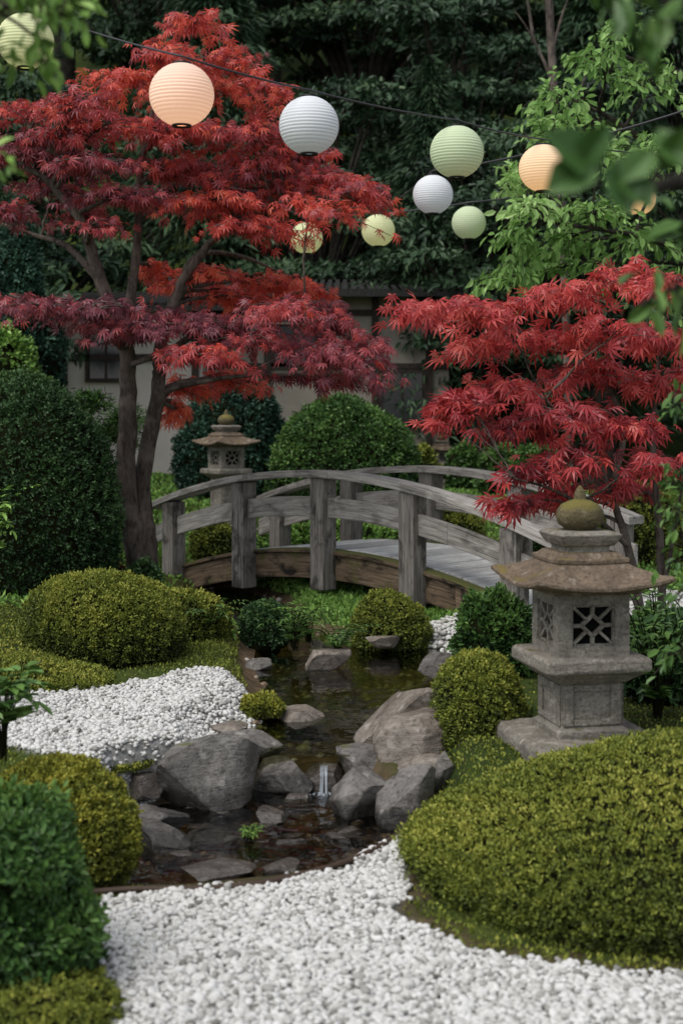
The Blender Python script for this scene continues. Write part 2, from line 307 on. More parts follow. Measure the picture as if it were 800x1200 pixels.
# ---------------- rocks ----------------
RM=[stone_mat('rock_grey',(.075,.067,.06),(.28,.26,.235),.15,seedoff=3,scale=5,rough=.5,lich=(.4,.38,.34),wetline=-.16),
    stone_mat('rock_warm',(.11,.088,.068),(.36,.31,.26),.08,seedoff=11,scale=4,rough=.5,lich=(.46,.42,.37),wetline=-.09),
    stone_mat('rock_wet',(.04,.034,.029),(.16,.135,.112),.0,seedoff=7,scale=7,rough=.18,wet=1,lich=(.2,.19,.17))]
def rock(c,r,seed,mat=0,yaw=0,tilt=0,lod=5,label='grey angular boulder beside the stream',group='rocks along the stream',npl=13,name='rock'):
    R=np.random.default_rng(seed); V,Fc=ico(lod); V=V/((np.abs(V)**3.2).sum(1)**(1/3.2))[:,None]
    for i in range(npl):
        n=nrm(R.normal(size=3))
        if i==0: n=nrm(np.array([R.normal(0,.2),R.normal(0,.2),1.]))
        d=R.uniform(.5,.82) ; h=V@n-d; V=V-np.where(h>0,h*.995,0)[:,None]*n
    V=V*(1+.015*sn(V,seed,3)+.016*sn(V,seed+1,9)+.011*sn(V,seed+2,26))[:,None]
    V=V/np.abs(V).max(0)*np.array(r)
    c_,s_=math.cos(tilt),math.sin(tilt); V=np.stack([V[:,0]*c_-V[:,2]*s_,V[:,1],V[:,0]*s_+V[:,2]*c_],-1)
    c_,s_=math.cos(yaw),math.sin(yaw); V=np.stack([V[:,0]*c_-V[:,1]*s_,V[:,0]*s_+V[:,1]*c_,V[:,2]],-1)
    b=MB(); b.add(V+np.array(c),Fc); return b.build(name,[RM[mat]],origin=c,label=label,category='rock',group=group)
def rk(x0,x1,y0,y1,Yc,depth,seed,mat=0,**kw):
    a=S((x0+x1)/2,(y0+y1)/2,Yc); rx=(x1-x0)/2*Yc/F; rz=(y1-y0)/2*Yc/F*.93; rock(a,(rx,depth,rz),seed,mat,**kw)
rk(170,302,850,968,6.42,.24,14,0,tilt=-.1,label='large grey angular boulder at the stream edge',npl=17)
rk(286,372,876,948,6.7,.17,24,0,label='flat-topped brown rock beside the small waterfall')
rk(312,392,820,864,7.5,.2,31,1,label='pale low rock in the pond')
rock(S(462,850,7.0),(.36,.27,.135),49,1,yaw=.15,tilt=.6,label='large sloping warm grey boulder at the pond edge')
rock(S(500,860,6.75),(.26,.22,.14),48,1,tilt=.42,label='large sloping warm grey boulder at the pond edge')
rk(396,452,866,918,6.75,.16,115,0,tilt=.3)
rk(376,466,888,982,6.28,.16,52,0,tilt=.4,label='pointed grey rock beside the small waterfall')
rk(440,520,890,985,6.15,.17,61,0,tilt=-.15,label='blocky grey rock next to the waterfall')
rk(462,530,876,930,6.5,.15,66,1,tilt=.3)
rk(354,412,756,788,8.9,.14,71,1,label='pale rock at the pond bank below the bridge')
rk(488,535,760,796,8.6,.16,81,0)
rk(130,182,872,905,6.7,.12,91,1); rk(118,160,862,890,6.9,.1,92,0); rk(150,200,895,935,6.4,.12,93,2)
rk(120,222,938,985,6.0,.18,94,0,label='flat wet slab at the stream edge'); rk(150,232,962,1006,5.85,.17,95,0,label='flat wet slab at the stream edge')
rk(290,378,980,1006,5.85,.13,96,0,label='flat grey stone in the shallow stream'); rk(205,300,1010,1030,5.45,.12,97,2)
rk(218,296,968,990,6.0,.14,120,0,label='flat wet slab in the shallow stream'); rk(300,360,1012,1028,5.5,.1,121,2)
rk(245,290,842,868,7.1,.12,98,1); rk(250,335,853,888,6.95,.15,99,0); rk(300,345,945,968,6.15,.08,100,2)
rk(170,215,855,875,7.0,.1,101,1); rk(205,235,770,786,8.7,.06,102,1); rk(60,125,876,898,6.6,.1,103,0)
rk(395,430,968,985,6.0,.07,104,2); rk(330,362,928,945,6.5,.07,105,2); rk(425,470,740,762,9.4,.12,106,1)
rk(280,325,768,790,8.9,.1,107,0); rk(225,262,775,795,8.5,.09,108,0); rk(180,232,988,1012,5.75,.12,109,2)
rk(350,408,887,950,6.72,.11,110,2,label='dark wet ledge under the small waterfall'); rk(500,545,880,935,6.35,.14,112,0)
for i in range(30):
    x=random.uniform(170,460); y=random.uniform(940,1030)
    if x>430 and y>990: continue
    q=G(x,y,ZL-.01); s_=random.uniform(.015,.04); rock(q,(s_*1.4,s_,s_*.5),200+i,random.choice([0,1,2]),lod=3,npl=7,label='small wet stone in the stream',group='small stones in the stream',name='stone')
# waterfall
m,nt,out=newmat('falling_water'); a_=N(nt,'ShaderNodeBsdfTransparent'); b_=N(nt,'ShaderNodeBsdfPrincipled'); b_.inputs['Base Color'].default_value=(.6,.66,.72,1); b_.inputs['Roughness'].default_value=.15; mx=N(nt,'ShaderNodeMixShader'); mx.inputs[0].default_value=.4
nt.links.new(a_.outputs[0],mx.inputs[1]); nt.links.new(b_.outputs[0],mx.inputs[2]); nt.links.new(mx.outputs[0],out.inputs[0]); b=MB()
for i in range(7):
    x0=S(378+i*1.3-3,0,6.6)[0]; tube(b,bez([x0,6.66,ZU-.045],[x0+.001,6.58,ZU-.04],[x0+random.uniform(-.012,.012),6.57,ZL-.005],9),np.array([.001,.0015,.002,.002,.003,.002,.003,.0035,.006])*random.uniform(.6,1.2),6)
for i in range(30):
    V,Fc=ico(1); q=np.array([S(380,0,6.55)[0]+random.gauss(0,.03),6.54+random.gauss(0,.018),ZL+.002]); b.add(V*[.006,.006,.003]*random.uniform(.5,1.2)+q,Fc)
b.build('waterfall',[m],kind='structure',label='thin trickle of water falling between rocks',category='water')
# edging
ed=simple('rusty_edging',(.07,.045,.03),.6,.4,nscale=20); pts=[G(x,y,-.2) for x,y in [(95,1050),(160,1046),(230,1045),(310,1038),(400,1016),(455,990),(484,966)]]
P=spl(pts,8); b=MB(); tube(b,P+[0,0,.012],.012,6); b.build('path_edging',[ed],origin=P[0],label='thin rusty metal strip edging the gravel path',category='edging')

# ---------------- shrubs ----------------
GA=1.75
PAL={
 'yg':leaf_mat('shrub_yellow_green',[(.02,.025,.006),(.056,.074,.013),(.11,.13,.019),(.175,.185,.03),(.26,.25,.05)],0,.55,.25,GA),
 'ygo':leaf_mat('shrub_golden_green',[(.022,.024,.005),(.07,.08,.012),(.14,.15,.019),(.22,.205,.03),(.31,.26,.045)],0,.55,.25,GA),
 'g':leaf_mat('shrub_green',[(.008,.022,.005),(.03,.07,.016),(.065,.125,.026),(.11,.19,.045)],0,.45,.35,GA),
 'dg':leaf_mat('shrub_dark_green',[(.007,.017,.005),(.018,.042,.014),(.036,.072,.022),(.06,.108,.034)],0,.5,.3,GA*1.1),
 'bt':leaf_mat('forest_green',[(.006,.013,.007),(.018,.036,.018),(.037,.066,.032),(.068,.105,.05)],0,.5,.3,1.95),
 'bg':leaf_mat('shrub_blue_green',[(.006,.016,.01),(.014,.04,.025),(.03,.07,.045),(.06,.12,.07)],0,.5,.3,GA),
 'lg':leaf_mat('shrub_light_green',[(.03,.07,.015),(.08,.16,.03),(.15,.26,.05),(.24,.36,.09)],0,.5,.3,1.5),
 'fg':leaf_mat('fresh_green_leaf',[(.06,.12,.03),(.13,.24,.06),(.23,.37,.11),(.36,.5,.2)],.35,.45,.35,1.6),
 'rb':leaf_mat('shrub_russet',[(.02,.008,.006),(.06,.02,.015),(.1,.035,.02)],0,.6,.2,GA)}
core=simple('shrub_dark_core',(.014,.015,.006),.95,.05)  # near-black solid filler seen between the leaves; fern stems use it too
def shrub(c,r,pal,n,leaf,seed,label,tpl=DIAM,m=4,bump_=.07,spread=.75,name='shrub',category='shrub',group='clipped garden shrubs',up=.3,pw=2,lo=-.35,corek=.93,skew=0):
    R=np.random.default_rng(seed); b=MB(); r=np.array(r,float); c=np.array(c,float); lf=10/max(leaf*6,.1)
    def surf(d):
        q=d.copy()
        if pw!=2: q=q/np.maximum((np.abs(q[:,:1])**2+np.abs(q[:,1:2])**2)**(pw/2)+np.abs(q[:,2:])**pw,1e-6)**(1/pw)
        w=q*r; w=w*(1+bump_*sn(w,seed,2.6/max(r[0],.25)*.8)+bump_*.6*sn(w,seed+1,9/max(r[0],.25)*.6))[:,None]
        cl=sn(w,seed+9,lf); w=w+nrm(q/r)*(cl*leaf*.8)[:,None]
        if skew: w=w*np.stack([np.ones(len(w)),np.ones(len(w)),1+skew*np.clip(w[:,0]/r[0],-1,1)],-1)
        return w,cl
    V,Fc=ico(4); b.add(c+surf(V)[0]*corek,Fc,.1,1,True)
    d=nrm(R.normal(size=(int(n*1.7),3))); d=d[d[:,2]>lo][:n]; w,cl=surf(d); nn=nrm(d/r); n=len(d)
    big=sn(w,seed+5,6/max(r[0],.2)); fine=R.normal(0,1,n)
    P=np.repeat(c+w*(1+R.normal(0,.014,n)+(R.random(n)<.03)*.035)[:,None],m,0); Nn=np.repeat(nn,m,0)
    D=nrm(Nn+R.normal(0,spread,P.shape)+np.array([0,0,up])); P=P+R.normal(0,leaf*.35,P.shape)-Nn*leaf*.3
    tin=np.repeat(.37+.15*big+.15*cl+.11*fine+.3*(nn[:,2]-.35),m)+R.normal(0,.08,len(P))  # shading painted into tint: tops and clump crests lighter, beside yellow new growth
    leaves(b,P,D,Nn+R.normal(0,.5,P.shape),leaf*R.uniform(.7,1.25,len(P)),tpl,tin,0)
    return b.build(name,[PAL[pal],core],origin=(c[0],c[1],c[2]-r[2]*.4),label=label,category=category,group=group)
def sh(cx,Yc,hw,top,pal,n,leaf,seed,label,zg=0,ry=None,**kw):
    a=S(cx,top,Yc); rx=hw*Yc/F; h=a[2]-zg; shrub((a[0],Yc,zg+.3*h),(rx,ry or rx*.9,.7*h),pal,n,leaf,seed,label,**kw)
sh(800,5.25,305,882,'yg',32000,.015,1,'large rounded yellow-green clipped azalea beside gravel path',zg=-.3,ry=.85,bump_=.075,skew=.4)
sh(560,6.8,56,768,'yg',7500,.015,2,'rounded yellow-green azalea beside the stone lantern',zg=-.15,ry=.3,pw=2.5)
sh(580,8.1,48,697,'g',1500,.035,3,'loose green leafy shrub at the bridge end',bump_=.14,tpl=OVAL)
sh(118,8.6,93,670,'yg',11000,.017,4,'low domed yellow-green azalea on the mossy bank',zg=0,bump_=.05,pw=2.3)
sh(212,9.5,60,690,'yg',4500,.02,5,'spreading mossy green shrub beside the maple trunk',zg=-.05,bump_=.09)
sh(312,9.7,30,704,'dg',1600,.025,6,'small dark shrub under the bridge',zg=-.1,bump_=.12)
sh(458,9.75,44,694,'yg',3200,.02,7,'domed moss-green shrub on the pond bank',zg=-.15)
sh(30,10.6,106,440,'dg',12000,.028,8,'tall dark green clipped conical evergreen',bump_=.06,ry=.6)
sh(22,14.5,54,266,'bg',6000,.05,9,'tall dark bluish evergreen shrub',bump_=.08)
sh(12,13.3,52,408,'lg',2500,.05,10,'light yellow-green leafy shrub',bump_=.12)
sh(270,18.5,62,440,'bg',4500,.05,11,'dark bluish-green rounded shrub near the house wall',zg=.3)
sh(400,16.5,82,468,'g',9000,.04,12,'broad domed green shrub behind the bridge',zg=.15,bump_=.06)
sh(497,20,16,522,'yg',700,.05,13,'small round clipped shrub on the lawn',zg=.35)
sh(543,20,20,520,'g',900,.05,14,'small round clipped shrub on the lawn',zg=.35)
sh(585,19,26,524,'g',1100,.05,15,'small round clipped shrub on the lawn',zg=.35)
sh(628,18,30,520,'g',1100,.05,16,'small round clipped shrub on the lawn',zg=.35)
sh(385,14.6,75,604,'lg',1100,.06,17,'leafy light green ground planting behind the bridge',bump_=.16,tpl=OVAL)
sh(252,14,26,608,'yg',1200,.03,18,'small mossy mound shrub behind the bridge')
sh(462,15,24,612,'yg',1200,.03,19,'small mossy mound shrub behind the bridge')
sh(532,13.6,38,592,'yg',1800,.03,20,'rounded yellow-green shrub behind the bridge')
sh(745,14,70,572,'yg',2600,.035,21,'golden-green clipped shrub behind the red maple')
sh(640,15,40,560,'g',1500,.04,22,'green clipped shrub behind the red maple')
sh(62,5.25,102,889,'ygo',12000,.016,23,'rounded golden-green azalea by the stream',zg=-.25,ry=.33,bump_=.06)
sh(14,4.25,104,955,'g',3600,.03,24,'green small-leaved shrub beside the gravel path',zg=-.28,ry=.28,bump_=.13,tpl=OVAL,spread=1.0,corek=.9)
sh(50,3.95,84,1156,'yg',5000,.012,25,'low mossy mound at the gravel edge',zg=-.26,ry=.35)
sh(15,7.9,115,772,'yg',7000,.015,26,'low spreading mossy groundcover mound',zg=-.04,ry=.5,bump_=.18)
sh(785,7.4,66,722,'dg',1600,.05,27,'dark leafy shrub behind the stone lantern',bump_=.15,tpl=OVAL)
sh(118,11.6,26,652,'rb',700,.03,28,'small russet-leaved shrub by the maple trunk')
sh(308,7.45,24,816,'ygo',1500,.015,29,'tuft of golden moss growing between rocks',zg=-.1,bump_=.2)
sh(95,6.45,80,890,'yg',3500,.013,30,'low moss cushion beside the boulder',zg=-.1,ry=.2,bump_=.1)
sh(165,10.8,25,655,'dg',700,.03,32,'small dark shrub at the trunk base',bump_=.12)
# bigger-leaved plants
def tuft(c,h,w,n,pal,seed,label,tpl=LONG,leaf=.12,name='fern',m=9,category='fern'):
    R=np.random.default_rng(seed); b=MB(); c=np.array(c,float)
    for i in range(n):
        a=R.uniform(0,6.28); e=c+np.array([math.cos(a)*w*R.uniform(.4,1),math.sin(a)*w*R.uniform(.4,1),h*R.uniform(.45,1)])
        P=bez(c+R.normal(0,.01,3),(c*.6+e*.4)+[0,0,h*.6],e,m); tube(b,P,np.linspace(.004,.0015,m),4,1)
        T=nrm(np.gradient(P,axis=0)); Sd=nrm(np.cross(T,[0,0,1.]))
        for s_ in (-1,1):
            leaves(b,P[1:],Sd[1:]*s_+T[1:]*.6-[0,0,.15],np.tile([0,0,1.],(m-1,1))+R.normal(0,.2,(m-1,3)),leaf*np.linspace(1,.5,m-1),tpl,R.uniform(.3,.9,m-1))
        leaves(b,P[-1:],T[-1:],np.array([[0,0,1.]]),leaf*.8,tpl,.7)
    return b.build(name,[PAL[pal],core],origin=c,label=label,category=category)
tuft(G(345,760,-.02),.3,.25,16,'g',41,'green fern on the pond bank under the bridge',leaf=.08)
tuft(G(395,764,-.03),.2,.25,16,'g',42,'green fern on the pond bank under the bridge',leaf=.07)
tuft(G(362,752,-.0),.26,.22,12,'lg',43,'light green fern on the pond bank',leaf=.07)
tuft(G(292,985,ZL),.06,.05,14,'lg',44,'small green tuft growing in the stream',leaf=.03)
tuft(S(2,885,5.3),.36,.2,16,'g',45,'broad-leaved green plant beside the azalea',tpl=OVAL,leaf=.12,name='leafy_plant',m=5,category='plant')
tuft(S(-8,672,8),.5,.22,14,'lg',46,'slender light green leafy plant',tpl=OVAL,leaf=.08,name='leafy_plant',m=7,category='plant')
tuft(S(770,850,6.9),.75,.35,26,'g',47,'leafy green plant behind the stone lantern',tpl=OVAL,leaf=.07,name='leafy_plant',m=9,category='plant')
tuft(S(565,775,8.3),.3,.22,12,'g',48,'green fern at the bridge end',leaf=.07)
tuft(S(245,745,9.3),.28,.3,16,'g',49,'green fern on the bank beside the bridge',leaf=.07)
# ground cover
def cover(name,x0,x1,y0,y1,n,leaf,pal,seed,label,up=1.0,thr=-.55):
    R=np.random.default_rng(seed); P=np.stack([R.uniform(x0,x1,n),R.uniform(y0,y1,n)],-1)
    k=(sdist(P,POOL_U)>np.where((P[:,0]>0)&(P[:,1]<9),.28,.08))&(sdist(P,POOL_L)>.14)&(sdist(P,GR_F)>.03)&(sdist(P,GR_L)>.0)&(sdist(P,GR_B)>0)&(sn(P,seed,2.3)+R.normal(0,.4,n)>thr); P=P[k]; n=len(P)
    Q=np.concatenate([P,H(P[:,0],P[:,1])[:,None]],1); D=R.normal(0,.6,(n,3))+[0,0,up]; b=MB()
    leaves(b,Q,D,R.normal(0,1,(n,3)),leaf*R.uniform(.5,1.3,n),DIAM,.45+.2*sn(P,seed+1,3)+R.normal(0,.15,n)); return b.build(name,[PAL[pal]],kind='stuff',label=label,category='ground cover')
cover('moss',-2.6,-.2,5.6,9.6,60000,.018,'yg',51,'low moss and small leaves covering the bank')
cover('moss',.1,2.4,4.2,9,45000,.018,'yg',52,'low moss and small leaves covering the bank')
cover('moss',-1.4,-.5,3.4,5.6,14000,.012,'yg',53,'moss at the gravel edge')
cover('grass',-5,5,9.5,20,70000,.05,'lg',54,'short green lawn behind the bridge',thr=-2)
cover('grass',-.6,1.4,10.1,13.5,30000,.03,'lg',55,'bright green grass under the bridge',thr=-3)

# ---------------- trees ----------------
def bark(name,c1,c2):
    m,nt,out=newmat(name); p=N(nt,'ShaderNodeBsdfPrincipled'); g=N(nt,'ShaderNodeNewGeometry'); mp=N(nt,'ShaderNodeMapping'); mp.inputs['Scale'].default_value=(1,1,.25); nt.links.new(g.outputs['Position'],mp.inputs[0])
    n1=noise(nt,mp.outputs[0],28,5,.7,.5); n2=noise(nt,g.outputs['Position'],5,3,.6)
    c=ramp(nt,[(.35,c1),(.65,c2)],n1).outputs[0]; c=mixc(nt,ramp(nt,[(.5,(0,0,0)),(.65,(.6,.6,.6))],n2).outputs[0],c,tuple(x*1.6 for x in c2))
    nt.links.new(c,p.inputs['Base Color']); p.inputs['Roughness'].default_value=.9; p.inputs['Specular IOR Level'].default_value=.2
    nt.links.new(bump(nt,n1,.9,.03),p.inputs['Normal']); nt.links.new(p.outputs[0],out.inputs[0]); return m
BK=bark('maple_bark',(.045,.036,.03),(.17,.138,.115)); BK2=bark('dark_bark',(.018,.015,.012),(.06,.05,.04))
def pad_tree(name,label,category,base,limbs,pads,tpl,leaf,mat,barkm,seed,dens=1.0,step=.055,droop=.5,limb_r=.022,flat=.5,per=3,twigf=22):
    R=np.random.default_rng(seed); tb=MB(); cb=MB(); nodes=[]
    for path,r0,r1 in limbs:
        P=spl(path,7); P=P+np.concatenate([np.zeros((1,3)),R.normal(0,r0*.05,(len(P)-1,3))]); tube(tb,P,np.linspace(r0,r1,len(P)),14,wob=.06); nodes+=[(p,np.interp(i,[0,len(P)],[r0,r1])) for i,p in enumerate(P) if i>len(P)*.35]
    NP=np.array([q[0] for q in nodes]); NR=np.array([q[1] for q in nodes])
    LP=[];LD=[];LN=[];LT=[]
    for (cx,cy,Yp,rxp,rzp,tin) in pads:
        c=S(cx,cy,Yp); rx=rxp*Yp/F; rz=rzp*Yp/F; ry=rx*.75
        d=np.linalg.norm(NP-c,axis=1)+np.maximum(0,NP[:,2]-c[2]+.05)*3; k=int(d.argmin()); a=NP[k]; mid=(a+c)/2+np.array([0,0,.12*d[k]])+R.normal(0,.04,3)
        n_=9; Pl=bez(a,mid,c,n_)+R.normal(0,.006,(n_,3)); r0=min(NR[k]*.7,limb_r); tube(tb,Pl,np.linspace(r0,r0*.4,n_),7)
        nt_=int((6+rx*twigf)*dens)
        for t in range(nt_):
            an=R.uniform(0,6.28); rr=math.sqrt(R.uniform(.12,1)); rr*=1+.2*R.normal()
            e=c+np.array([math.cos(an)*rx*rr,math.sin(an)*ry*rr,rz*(.7-1.7*rr*rr)+R.normal(0,rz*.25)])
            s0=Pl[R.integers(n_//2,n_)]; md=(s0+e)/2+np.array([R.normal(0,.04),R.normal(0,.04),abs(R.normal(0,.05))+rz*.3])
            L=np.linalg.norm(e-s0); m_=max(4,int(L/step)); Q=bez(s0,md,e,m_); tube(tb,Q,np.linspace(r0*.32,.0022,m_),4)
            T=nrm(np.gradient(Q,axis=0)) 
            for w in range(per):
                q=Q[1:]; tt=T[1:]; mm=len(q); LP.append(q+R.normal(0,leaf*.4,(mm,3))*[1,1,.6])
                dd=tt*.9+R.normal(0,.6,(mm,3)); dd[:,2]-=droop; LD.append(dd)
                nn=R.normal(0,flat,(mm,3)); nn[:,2]+=1; nn[:,1]-=.35; LN.append(nn); LT.append(np.full(mm,tin)+R.normal(0,.07)+R.normal(0,.14,mm))
    LP=np.concatenate(LP); LD=np.concatenate(LD); LN=np.concatenate(LN); LT=np.concatenate(LT)
    leaves(cb,LP,LD,LN,leaf*R.uniform(.6,1.25,len(LP)),tpl,LT)
    e=empty(name,base,label,category)
    tb.build('trunk',[barkm],parent=e); cb.build('crown',[mat],parent=e); return e
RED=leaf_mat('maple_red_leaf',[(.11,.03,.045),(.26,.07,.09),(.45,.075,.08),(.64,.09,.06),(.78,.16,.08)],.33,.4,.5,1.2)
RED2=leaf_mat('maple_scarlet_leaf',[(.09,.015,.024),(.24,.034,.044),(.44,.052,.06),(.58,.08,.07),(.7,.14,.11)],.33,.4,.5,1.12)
def Lp(*a): return [S(*q) for q in a]
limbs=[(Lp((170,706,11.3),(158,640,11.3),(148,560,11.3),(150,470,11.25),(146,400,11.2),(118,330,11.1),(100,270,11),(60,215,10.9),(20,190,10.8)),.1,.02),
 (Lp((174,706,11.35),(173,640,11.35),(167,560,11.4),(186,460,11.4),(186,420,11.4),(205,350,11.4),(250,280,11.3),(320,240,11.2),(400,228,11.1)),.088,.01),
 (Lp((150,470,11.25),(150,380,11.4),(160,300,11.5),(165,200,11.5),(185,110,11.5),(210,50,11.5)),.05,.014),
 (Lp((186,440,11.4),(215,400,11.2),(270,385,11),(330,380,10.8),(400,385,10.7)),.034,.01),
 (Lp((146,410,11.2),(110,375,11),(60,360,10.8),(10,345,10.7)),.036,.01),
 (Lp((205,350,11.4),(230,300,11.8),(280,300,12),(330,320,12.2)),.032,.01),
 (Lp((118,330,11.1),(80,290,11.2),(40,275,11.3),(0,262,11.3)),.032,.01)]
pads=[]
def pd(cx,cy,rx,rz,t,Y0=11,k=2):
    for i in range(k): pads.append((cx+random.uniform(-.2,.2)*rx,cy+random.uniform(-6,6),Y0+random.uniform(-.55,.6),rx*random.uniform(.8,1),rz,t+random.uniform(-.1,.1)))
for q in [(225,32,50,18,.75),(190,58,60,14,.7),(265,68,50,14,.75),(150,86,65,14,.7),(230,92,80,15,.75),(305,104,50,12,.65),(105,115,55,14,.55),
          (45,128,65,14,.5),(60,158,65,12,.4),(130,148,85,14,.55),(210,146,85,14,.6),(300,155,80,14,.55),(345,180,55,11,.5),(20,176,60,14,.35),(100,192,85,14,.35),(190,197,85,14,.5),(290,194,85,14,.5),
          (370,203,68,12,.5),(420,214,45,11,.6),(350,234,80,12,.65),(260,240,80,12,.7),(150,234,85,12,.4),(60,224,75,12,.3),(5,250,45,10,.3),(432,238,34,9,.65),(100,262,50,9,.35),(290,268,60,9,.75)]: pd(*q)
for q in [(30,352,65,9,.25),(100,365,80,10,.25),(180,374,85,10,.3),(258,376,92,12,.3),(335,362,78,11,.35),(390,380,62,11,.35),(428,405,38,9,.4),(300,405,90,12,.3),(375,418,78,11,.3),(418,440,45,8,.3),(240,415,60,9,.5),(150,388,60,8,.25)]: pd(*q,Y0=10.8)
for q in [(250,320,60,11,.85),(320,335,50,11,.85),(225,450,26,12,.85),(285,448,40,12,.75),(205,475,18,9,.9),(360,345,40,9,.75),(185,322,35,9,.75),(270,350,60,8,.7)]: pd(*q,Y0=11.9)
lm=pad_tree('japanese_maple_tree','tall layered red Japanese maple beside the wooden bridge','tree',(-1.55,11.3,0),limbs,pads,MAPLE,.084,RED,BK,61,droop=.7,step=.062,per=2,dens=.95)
limbs=[(Lp((765,800,8.2),(750,720,8.2),(735,640,8.15),(715,580,8.1),(690,520,8),(640,470,7.9)),.035,.008),
 (Lp((770,800,8.3),(775,700,8.3),(770,600,8.3),(765,520,8.3),(770,430,8.3),(780,370,8.3)),.03,.008),
 (Lp((735,640,8.15),(690,600,7.8),(650,575,7.6),(600,560,7.4)),.016,.005),
 (Lp((715,580,8.1),(730,500,8.3),(700,440,8.4),(640,400,8.3),(560,380,8.2),(500,375,8.1)),.02,.005),
 (Lp((775,700,8.3),(790,620,8.2),(800,560,8)),.016,.006)]
pads=[]
for q in [(715,325,50,8,.75),(770,332,45,9,.75),(655,347,58,8,.75),(590,360,60,8,.7),(535,366,48,7,.65),(485,372,36,5,.65),(720,382,78,9,.7),(640,395,75,9,.65),(790,395,45,10,.65),
          (565,405,60,8,.65),(690,434,78,9,.6),(770,445,55,9,.6),(610,448,68,9,.65),(545,468,48,7,.6),(518,484,28,5,.55),(665,485,78,9,.5),(745,505,50,8,.55),(590,505,55,8,.5),
          (680,535,55,8,.5),(625,555,46,8,.5),(595,590,28,7,.5),(645,578,34,7,.45),(770,545,36,7,.55),(735,575,36,7,.5)]: pd(*q,Y0=8)
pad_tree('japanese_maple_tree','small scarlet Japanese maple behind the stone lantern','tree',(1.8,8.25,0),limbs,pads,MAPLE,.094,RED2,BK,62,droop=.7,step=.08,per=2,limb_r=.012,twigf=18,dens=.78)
# light green tree
limbs=[(Lp((980,700,13),(950,480,13),(900,300,13),(800,200,13),(700,130,12.8)),.12,.02),(Lp((950,480,13),(860,330,12.5),(760,280,12.3),(640,260,12.2)),.05,.012),(Lp((900,300,13),(840,120,13),(740,70,13),(690,60,13)),.05,.012)]
pads=[]
for q in [(700,75,60,26),(660,115,50,22),(760,90,60,30),(640,195,50,22),(700,175,70,26),(780,180,60,30),(620,240,50,18),(690,255,70,22),(760,280,60,30),(640,290,60,18),(600,328,55,12),(720,330,70,18),(790,340,40,20),(600,205,30,16),(740,30,50,24),(600,280,40,12),(660,145,50,16)]:
    pd(*q,random.uniform(.4,.85),Y0=12.6)
pad_tree('broadleaf_tree','airy light green tree with drooping leafy twigs','tree',(5.2,13,0),limbs,pads,OVAL,.1,PAL['fg'],BK2,63,droop=.6,step=.07,per=2,dens=1.0,limb_r=.02,flat=.6)
# small cloud-pruned tree (left)
limbs=[(Lp((120,640,13),(118,590,13),(105,550,13),(95,510,13),(110,480,13)),.04,.015),(Lp((118,590,13),(140,550,13),(145,510,13)),.03,.012)]
pads=[]
for q in [(110,475,40,12),(85,494,30,12),(142,490,30,12),(120,510,44,12),(80,524,26,10)]: pd(*q,.35,Y0=13,k=3)
pad_tree('pruned_pine_tree','small dark green cloud-pruned tree with bare stems','tree',(-2.2,13,0),limbs,pads,LONG,.08,PAL['g'],BK2,64,step=.035,per=5,droop=-.5,twigf=30)
# foreground overhanging branches
limbs=[([(-1.7,3.3,-.2),(-1.65,3.3,1.2),(-1.5,3.25,2.0),(-1.1,3.2,2.3),S(20,5,3.1)],.06,.008)]
pads=[(15,8,3.0,45,14,.5),(75,25,3.1,40,12,.6),(100,8,3.1,30,12,.6),(-5,70,3.0,22,10,.4),(-8,195,3.0,24,14,.6),(60,75,3.2,22,8,.6)]
pad_tree('broadleaf_tree','green tree branch overhanging with small rounded leaves','tree',(-1.7,3.3,-.2),limbs,pads,OVAL,.045,PAL['lg'],BK2,65,step=.04,per=2,limb_r=.006,dens=.8)
limbs=[([(1.5,2.6,-.2),(1.45,2.6,1.0),(1.3,2.5,1.7),(.9,2.3,2.0),S(790,215,2.05),S(720,200,2.0)],.05,.003),([(1.3,2.5,1.7),(1.2,2.9,1.8),S(780,340,3.1)],.02,.004),([(1.3,2.5,1.7),(1.0,2.5,2.15),S(770,0,2.4)],.02,.004)]
pads=[(775,350,3.1,26,22,.6),(795,320,3.0,26,22,.6),(795,10,2.4,26,14,.5),(735,2,2.5,34,10,.5),(800,260,3.0,20,14,.6)]
e=pad_tree('broadleaf_tree','green tree with large dark leaves overhanging the garden','tree',(1.5,2.6,-.2),limbs,pads,OVAL,.075,PAL['g'],BK2,66,step=.06,per=1,limb_r=.005,dens=.7)
b=MB(); q=[((642,150),(705,205)),((640,222),(700,188)),((735,205),(765,175)),((738,250),(722,185)),((765,240),(725,200)),((800,160),(775,200)),((700,165),(680,195)),((800,190),(770,150))]
P=np.array([S(*a[1],2.0) for a in q]); T=np.array([S(*a[0],1.97) for a in q]); L=np.linalg.norm(T-P,axis=1)
big=(OVAL[0]*np.array([1,1.5,1]),OVAL[1]); leaves(b,P,T-P,np.tile([0.1,-1,.5],(len(P),1))+rng.normal(0,.3,(len(P),3)),np.maximum(L,.075),big,np.array([.3,.4,.45,.3,.4,.5,.35,.45]))
b.build('large_leaves',[PAL['g']],parent=e)
limbs=[([(1.75,5.2,-.1),(1.6,5.2,.8),S(830,480,4.9),S(810,420,4.8)],.02,.005),([(1.6,5.2,.5),S(820,620,5)],.012,.004)]
pads=[(800,480,4.9,26,20,.5),(795,560,5,26,20,.5),(800,640,5.1,36,20,.5),(795,700,5.1,36,20,.45),(800,770,5.1,34,20,.4),(790,600,5.1,26,14,.7)]
pad_tree('leafy_shrub','tall green leafy shrub beside the stone lantern','shrub',(1.75,5.2,-.1),limbs,pads,OVAL,.045,PAL['g'],BK2,67,step=.05,per=2,limb_r=.006,dens=1)

